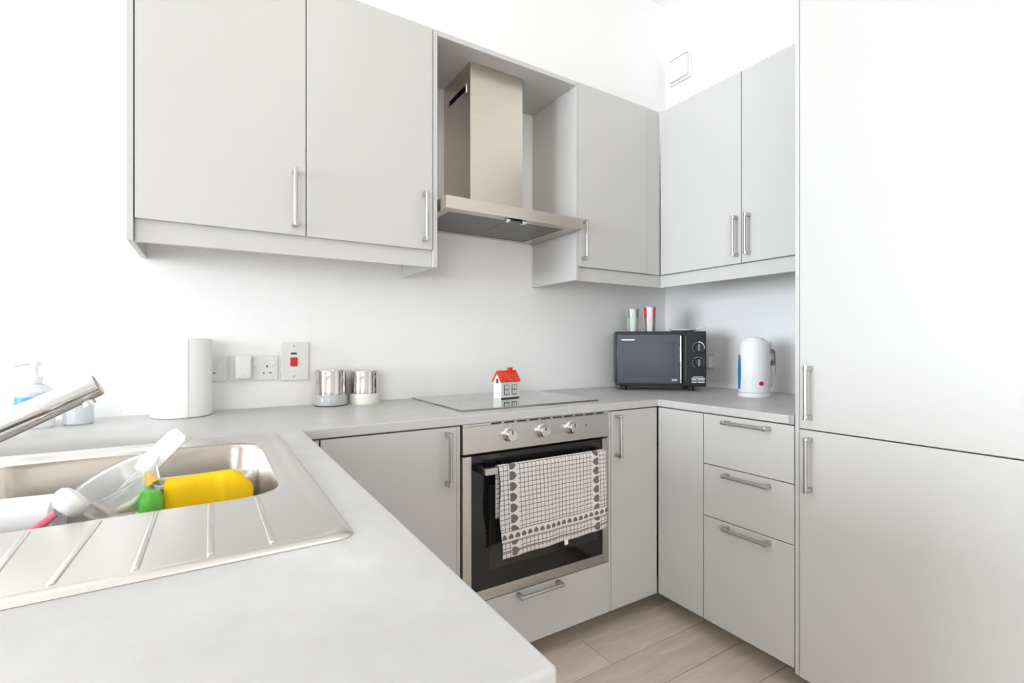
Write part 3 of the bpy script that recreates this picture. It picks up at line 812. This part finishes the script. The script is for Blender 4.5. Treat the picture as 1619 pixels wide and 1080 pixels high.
# water window on the left flank
wdir = (-vr*.90 - vb*.43).normalized(); wa = math.atan2(wdir.y, wdir.x)
bm = bmesh.new(); rows = []
for k in range(13):
    z = .030 + .145*k/12; hw = .22*math.sin(PI*(k+.8)/13.6)**.5
    r_ = .0622 if z < .110 else .0622-.002*(z-.110)/.09
    rows.append([bm.verts.new((KL[0]+(r_+.0012)*math.cos(wa+hw*s), KL[1]+(r_+.0012)*math.sin(wa+hw*s), KL[2]+z)) for s in (-1, -.33, .33, 1)])
for a_, c_ in zip(rows, rows[1:]):
    for i in range(3): bm.faces.new((a_[i], a_[i+1], c_[i+1], c_[i]))
b = B(); b.bm.free(); b.bm = bm
part(b, 'water_window', 'kettleblue', t, 'blue water level window')
# handle at the right: a loop with dark grip inset
hv = (vr*.92 + vb*.39).normalized()
c0 = Vector(KL)
b = B().tube([c0+hv*.050+Vector((0,0,.218)), c0+hv*.064+Vector((0,0,.222)), c0+hv*.073+Vector((0,0,.200)), c0+hv*.075+Vector((0,0,.130)), c0+hv*.072+Vector((0,0,.070)), c0+hv*.064+Vector((0,0,.045)), c0+hv*.055+Vector((0,0,.043))], .0105, 16)
hd = part(b, 'handle', 'kettle', t)
b = B().tube([c0+hv*.083+Vector((0,0,.192)), c0+hv*.0855+Vector((0,0,.130)), c0+hv*.082+Vector((0,0,.080))], .0034, 10)
part(b, 'grip', 'kettledark', hd)
bdir = (-vb*.86 + vr*.42).normalized(); ba = math.atan2(bdir.y, bdir.x)
part(B().lathe([(0,0), (.0085,0), (.0085,.0016), (0,.0022)], 20, Matrix.Translation(Vector(KL)+bdir*.0612+Vector((0,0,.058))) @ Matrix.Rotation(ba, 4, 'Z') @ Matrix.Rotation(PI/2, 4, 'Y'), sy=1.15), 'badge', 'red', t, 'round red badge')

# ------------------------------------------------------------------ sink
t = thing('sink', 'stainless steel inset sink with a single bowl and ribbed drainer', 'sink', ((SX0+SX1)/2, (SY0+SY1)/2, ZW))
def rl(x0, x1, y0, y1, r, z): return [(x, y, z) for x, y in rrect(x0, x1, y0, y1, r, 8)]
b = B(); z = ZW
b.loops([rl(SX0, SX1, SY0, SY1, .022, z+.0004), rl(SX0+.001, SX1-.001, SY0+.001, SY1-.001, .022, z+.0022),
         rl(SX0+.010, SX1-.010, SY0+.010, SY1-.010, .018, z+.0045), rl(SX0+.017, SX1-.017, SY0+.017, SY1-.017, .016, z+.0040),
         rl(SX0+.024, SX1-.024, SY0+.024, SY1-.024, .014, z+.0016), rl(SX0+.027, SX1-.027, SY0+.027, SY1-.027, .014, z+.0015),
         rl(BX0-.011, BX1+.011, BY0-.011, BY1+.011, .068, z+.0015),
         rl(BX0-.006, BX1+.006, BY0-.006, BY1+.006, .066, z+.0014), rl(BX0, BX1, BY0, BY1, .062, z-.002)])
part(b, 'deck', 'sink', t, angle=60)
b = B()
lps = [rl(BX0, BX1, BY0, BY1, .062, z-.002), rl(BX0+.003, BX1-.003, BY0+.003, BY1-.003, .062, z-.012),
       rl(BX0+.010, BX1-.010, BY0+.010, BY1-.010, .062, z-.130)]
for k in range(1, 6):
    a = PI/2*k/5; d = .010+.028*(1-math.cos(a)); lps.append(rl(BX0+d, BX1-d, BY0+d, BY1-d, .062, z-.130-.030*math.sin(a)))
b.loops(lps, close_last=True)
bowl = part(b, 'bowl', 'bowlshade', t, angle=60)
part(B().lathe([(0, .001), (.020, .001), (.024, .003), (.040, .003), (.043, 0), (0, 0)], 36, Matrix.Translation(((BX0+BX1)/2, (BY0+BY1)/2, z-.1598))), 'drain', 'chrome', bowl)
for (x0, y0), (x1, y1) in (((-2.440, -1.118), (-2.425, -1.285)), ((-2.388, -1.116), (-2.379, -1.292)), ((-2.324, -1.114), (-2.331, -1.298)), ((-2.268, -1.114), (-2.270, -1.300)), ((-2.208, -1.114), (-2.208, -1.300)), ((-2.152, -1.112), (-2.150, -1.300)), ((-2.500, -1.118), (-2.485, -1.280))):
    b = B(); L = math.hypot(x1-x0, y1-y0); a = math.atan2(y1-y0, x1-x0)
    mt = Matrix.Translation((x0, y0, z+.0012)) @ Matrix.Rotation(a, 4, 'Z')
    b.prism(rrect(0, L, -.0036, .0036, .0035, 4), -.0005, .0018, bev=.0014, mtx=mt, seg=3)
    part(b, 'drainer_rib', 'sink', t, angle=70)

# mixer tap: base out of frame, inclined straight spout over the bowl
t = thing('mixer_tap', 'chrome kitchen tap with a straight inclined spout over the sink', 'tap', (-2.600, -.865, ZW))
p0, p1 = Vector((-2.592, -.868, .957)), Vector((-2.360, -.868, 1.0780))
part(B().lathe([(0, 0), (.028, 0), (.028, .006), (.023, .012), (.023, .075), (.018, .085), (0, .086)], 36, Matrix.Translation((-2.600, -.868, ZW+.0018))), 'body', 'chrome', t)
dv = (p1-p0).normalized()
part(B().tube([p0, p0+dv*.08, p0+dv*.16, p1-dv*.006, p1-dv*.002, p1], [.0225, .022, .0205, .0182, .0170, .013], 28), 'spout', 'chrome', t)
pa = p1 - dv*.026; dn = Vector((dv.z, 0, -dv.x)); 
part(B().tube([pa+dn*.010, pa+dn*.0245], .0095, 20), 'aerator', 'chrome', t)
part(B().tube([(-2.600, -.845, ZW+.050), (-2.600, -.800, ZW+.062), (-2.600, -.770, ZW+.075)], [.007, .006, .005], 14), 'lever', 'chrome', t)

# ------------------------------------------------------------------ washing-up in the bowl
ZF = z - .1595                                              # bowl floor
# tidy tub with a yellow cloth over its rim
t = thing('sink_tidy', 'white plastic tub in the sink under the yellow cloth', 'tub', (-2.222, -.94, ZF))
def tub(x0, x1, y0, y1, z0, z1, w):
    return [[(x, y, z0) for x, y in rrect(x0+.008, x1-.008, y0+.008, y1-.008, .012, 4)], [(x, y, z1) for x, y in rrect(x0, x1, y0, y1, .015, 4)],
            [(x, y, z1) for x, y in rrect(x0+w, x1-w, y0+w, y1-w, .013, 4)], [(x, y, z0+.003) for x, y in rrect(x0+.008+w, x1-.008-w, y0+.008+w, y1-.008-w, .010, 4)]]
part(B().loops(tub(-2.292, -2.150, -.965, -.917, ZF+.001, .923, .003), close_last=True, close_first=True), 'body', 'frost', t)
lo = [[(x, y, zz) for x, y in rrect(-2.292-e, -2.150+e, -.965-e, -.917+e, .015+e, 4)] for e, zz in ((0, .9185), (.004, .9185), (.004, .9235), (0, .9235))]
part(B().loops(lo + [lo[0]]), 'rim', 'white', t)
bm = bmesh.new(); rows = []
prof = [(-.938, .880), (-.9385, .905), (-.9420, .9240), (-.952, .9290), (-.966, .9292), (-.9745, .9240), (-.9765, .910), (-.979, .890), (-.981, .868), (-.981, .840), (-.978, .820)]
nu = 26
for j, (yy, zz) in enumerate(prof):
    r_ = []
    for i in range(nu+1):
        s = i/nu; x = -2.268 + .112*s
        curl = max(0, s-.80)/.20
        fold = .0045*math.sin(s*9+.5)*(j > 4) + .006*math.exp(-((s-.62-.012*j)/.05)**2)*(j > 4) 
        yv = yy - fold - .002
        zv = zz - curl*curl*.030*(1 if j in (2,3,4,5) else .6) + .004*s*(j < 7)
        x += curl*curl*.008
        r_.append(bm.verts.new((x, yv, zv)))
    rows.append(r_)
for a_, c_ in zip(rows, rows[1:]):
    for i in range(nu): bm.faces.new((a_[i], a_[i+1], c_[i+1], c_[i]))
bmesh.ops.recalc_face_normals(bm, faces=bm.faces)
b = B(); b.bm.free(); b.bm = bm
cl = solo(b, 'dish_cloth', 'cloth', (-2.21, -.95, .82), 'bright yellow dish cloth folded over a tub in the sink', 'cloth', angle=180)
md = cl.modifiers.new('thick', 'SOLIDIFY'); md.thickness = .003; md.offset = 1
md = cl.modifiers.new('sub', 'SUBSURF'); md.levels = 1; md.render_levels = 2
# green bottle
GL = (-2.283, -.992, ZF)
t = thing('soap_bottle', 'small green bottle standing in the sink beside the yellow cloth', 'bottle', GL)
part(B().lathe([(0, .0012), (.016, .0012), (.018, .006), (.018, .095), (.012, .112), (0, .114)], 28, Matrix.Translation(GL)), 'body', 'lime', t)
part(B().lathe([(0, .112), (.0125, .112), (.0150, .118), (.0155, .148), (.011, .160), (0, .163)], 28, Matrix.Translation(GL)), 'cap', 'green', t)
# upturned white tub on the left
TL = (-2.440, -.945, ZF)
t = thing('plastic_tub', 'low upturned white tub under the milky bottle in the sink', 'tub', TL)
part(B().lathe([(.070, .0012), (.073, .0012), (.073, .008), (.066, .072), (.060, .080), (0, .081)], 48, Matrix.Translation(TL)), 'body', 'frost', t)
part(B().lathe([(.0725, .003), (.076, .003), (.076, .008), (.0725, .009)], 48, Matrix.Translation(TL)), 'rim', 'white', t)
# white bottle lying across the tub
t = thing('plastic_bottle', 'milky white plastic bottle lying on its side in the left of the sink', 'bottle', (-2.43, -.955, ZF+.081))
mt = Matrix.Translation((-2.392, -.950, ZF+.0818+.041)) @ Matrix.Rotation(math.radians(-3), 4, 'Z') @ Matrix.Rotation(-PI/2, 4, 'Y')
part(B().lathe([(0, .002), (.034, 0), (.0400, .005), (.0405, .088), (.0375, .100), (.026, .112), (.015, .119), (.0145, .128), (0, .128)], 44, mt), 'body', 'frost', t)
part(B().lathe([(0, .139), (.0175, .139), (.018, .137), (.018, .126), (0, .126)], 30, mt), 'cap', 'white', t)
# clear bowl tipped over the pile
t = thing('clear_cup', 'clear plastic cup tilted on top of the washing-up', 'cup', (-2.345, -.965, .90))
ax = (Vector((0, 0, 1)) + .42*Vector((-.53, -.85, 0)) - .30*Vector((.85, -.53, 0))).normalized()
q = Vector((0, 0, 1)).rotation_difference(ax).to_matrix().to_4x4()
mt = Matrix.Translation(Vector((-2.332, -.955, .942)) - ax*.058) @ q
part(B().lathe([(0, 0), (.026, .0), (.036, .005), (.050, .026), (.058, .056), (.061, .058), (.061, .0555), (.0565, .053), (.0485, .027), (.0345, .007), (.024, .0022), (0, .0022)], 48, mt), 'bowl', 'clear', t)
part(B().lathe([(0, -.006), (.020, -.006), (.024, -.0005), (0, -.0004)], 30, mt), 'foot', 'clear', t)
# white spatula leaning in the cup
t = thing('spatula', 'white plastic spatula sticking up out of the clear cup', 'spatula', (-2.30, -.95, .92))
s0, s1 = Vector((-2.338, -.955, .905)), Vector((-2.247, -.945, 1.000))
sd = (s1-s0).normalized(); side = sd.cross(Vector((-.25, -.9, .3))).normalized(); nn = side.cross(sd).normalized()
mt = Matrix(((side.x, sd.x, nn.x, s0.x), (side.y, sd.y, nn.y, s0.y), (side.z, sd.z, nn.z, s0.z), (0, 0, 0, 1)))
L = (s1-s0).length
part(B().prism([(-.010, L*.42), (.010, L*.42), (.0155, L*.52), (.0145, L*.94), (.010, L), (-.010, L), (-.0145, L*.94), (-.0155, L*.52)], -.0022, .0022, bev=.001, mtx=mt), 'blade', 'white', t)
part(B().tube([s0, s0.lerp(s1, .25), s0.lerp(s1, .44)], [.0042, .0042, .005], 12), 'shaft', 'clear', t)
# pink brush handle leaning out
t = thing('brush', 'pink handled washing-up brush leaning against the sink edge', 'brush', (-2.38, -1.04, .86))
q0, q1 = Vector((-2.428, -1.080, .882)), Vector((-2.372, -1.050, .928))
part(B().tube([q0, q0.lerp(q1, .3), q0.lerp(q1, .7), q0.lerp(q1, .92)], [.0062, .0068, .0058, .0045], 14), 'handle', 'pink', t)
hd = part(B().lathe([(0, 0), (.010, .001), (.016, .004), (.020, .009), (.0215, .015), (.0205, .021), (.016, .0255), (.008, .0275), (0, .028)], 24, Matrix.Translation(q0.lerp(q1, .97)) @ Vector((0,0,1)).rotation_difference((q1-q0).normalized()).to_matrix().to_4x4()), 'head', 'white', t)

# ------------------------------------------------------------------ items by the wall on the left
SL = (-2.600, -.135, ZW)
t = thing('soap_dispenser', 'clear pump bottle with a blue label behind the tap', 'bottle', SL)
T = Matrix.Translation(SL)
part(B().lathe([(0, .0005), (.036, .0005), (.039, .005), (.039, .085), (.030, .105), (.014, .116), (.014, .122), (0, .122)], 40, T), 'body', 'soap', t)
part(B().lathe([(.0392, .058), (.0400, .058), (.0400, .082), (.0392, .082)], 40, T), 'label_band', 'bluelabel', t, 'blue label band')
part(B().lathe([(0, .122), (.016, .122), (.016, .134), (.006, .136), (.005, .160), (.011, .161), (.011, .172), (0, .174)], 28, T), 'pump', 'white', t)
part(B().tube([(SL[0], SL[1], ZW+.167), (SL[0]-.022, SL[1]-.010, ZW+.168), (SL[0]-.036, SL[1]-.016, ZW+.162)], [.006, .005, .004], 12), 'nozzle', 'white', t)
GL2 = (-2.515, -.125, ZW)
t = thing('glass_jar', 'small clear glass jar beside the soap pump behind the tap', 'jar', GL2)
part(B().lathe([(0, .0005), (.030, .0005), (.033, .004), (.033, .045), (.030, .050), (.027, .050), (.029, .043), (.029, .007), (0, .006)], 36, Matrix.Translation(GL2)), 'body', 'soap', t)
part(B().lathe([(0, .051), (.031, .051), (.031, .064), (.028, .067), (0, .067)], 36, Matrix.Translation(GL2)), 'lid', 'frost', t)
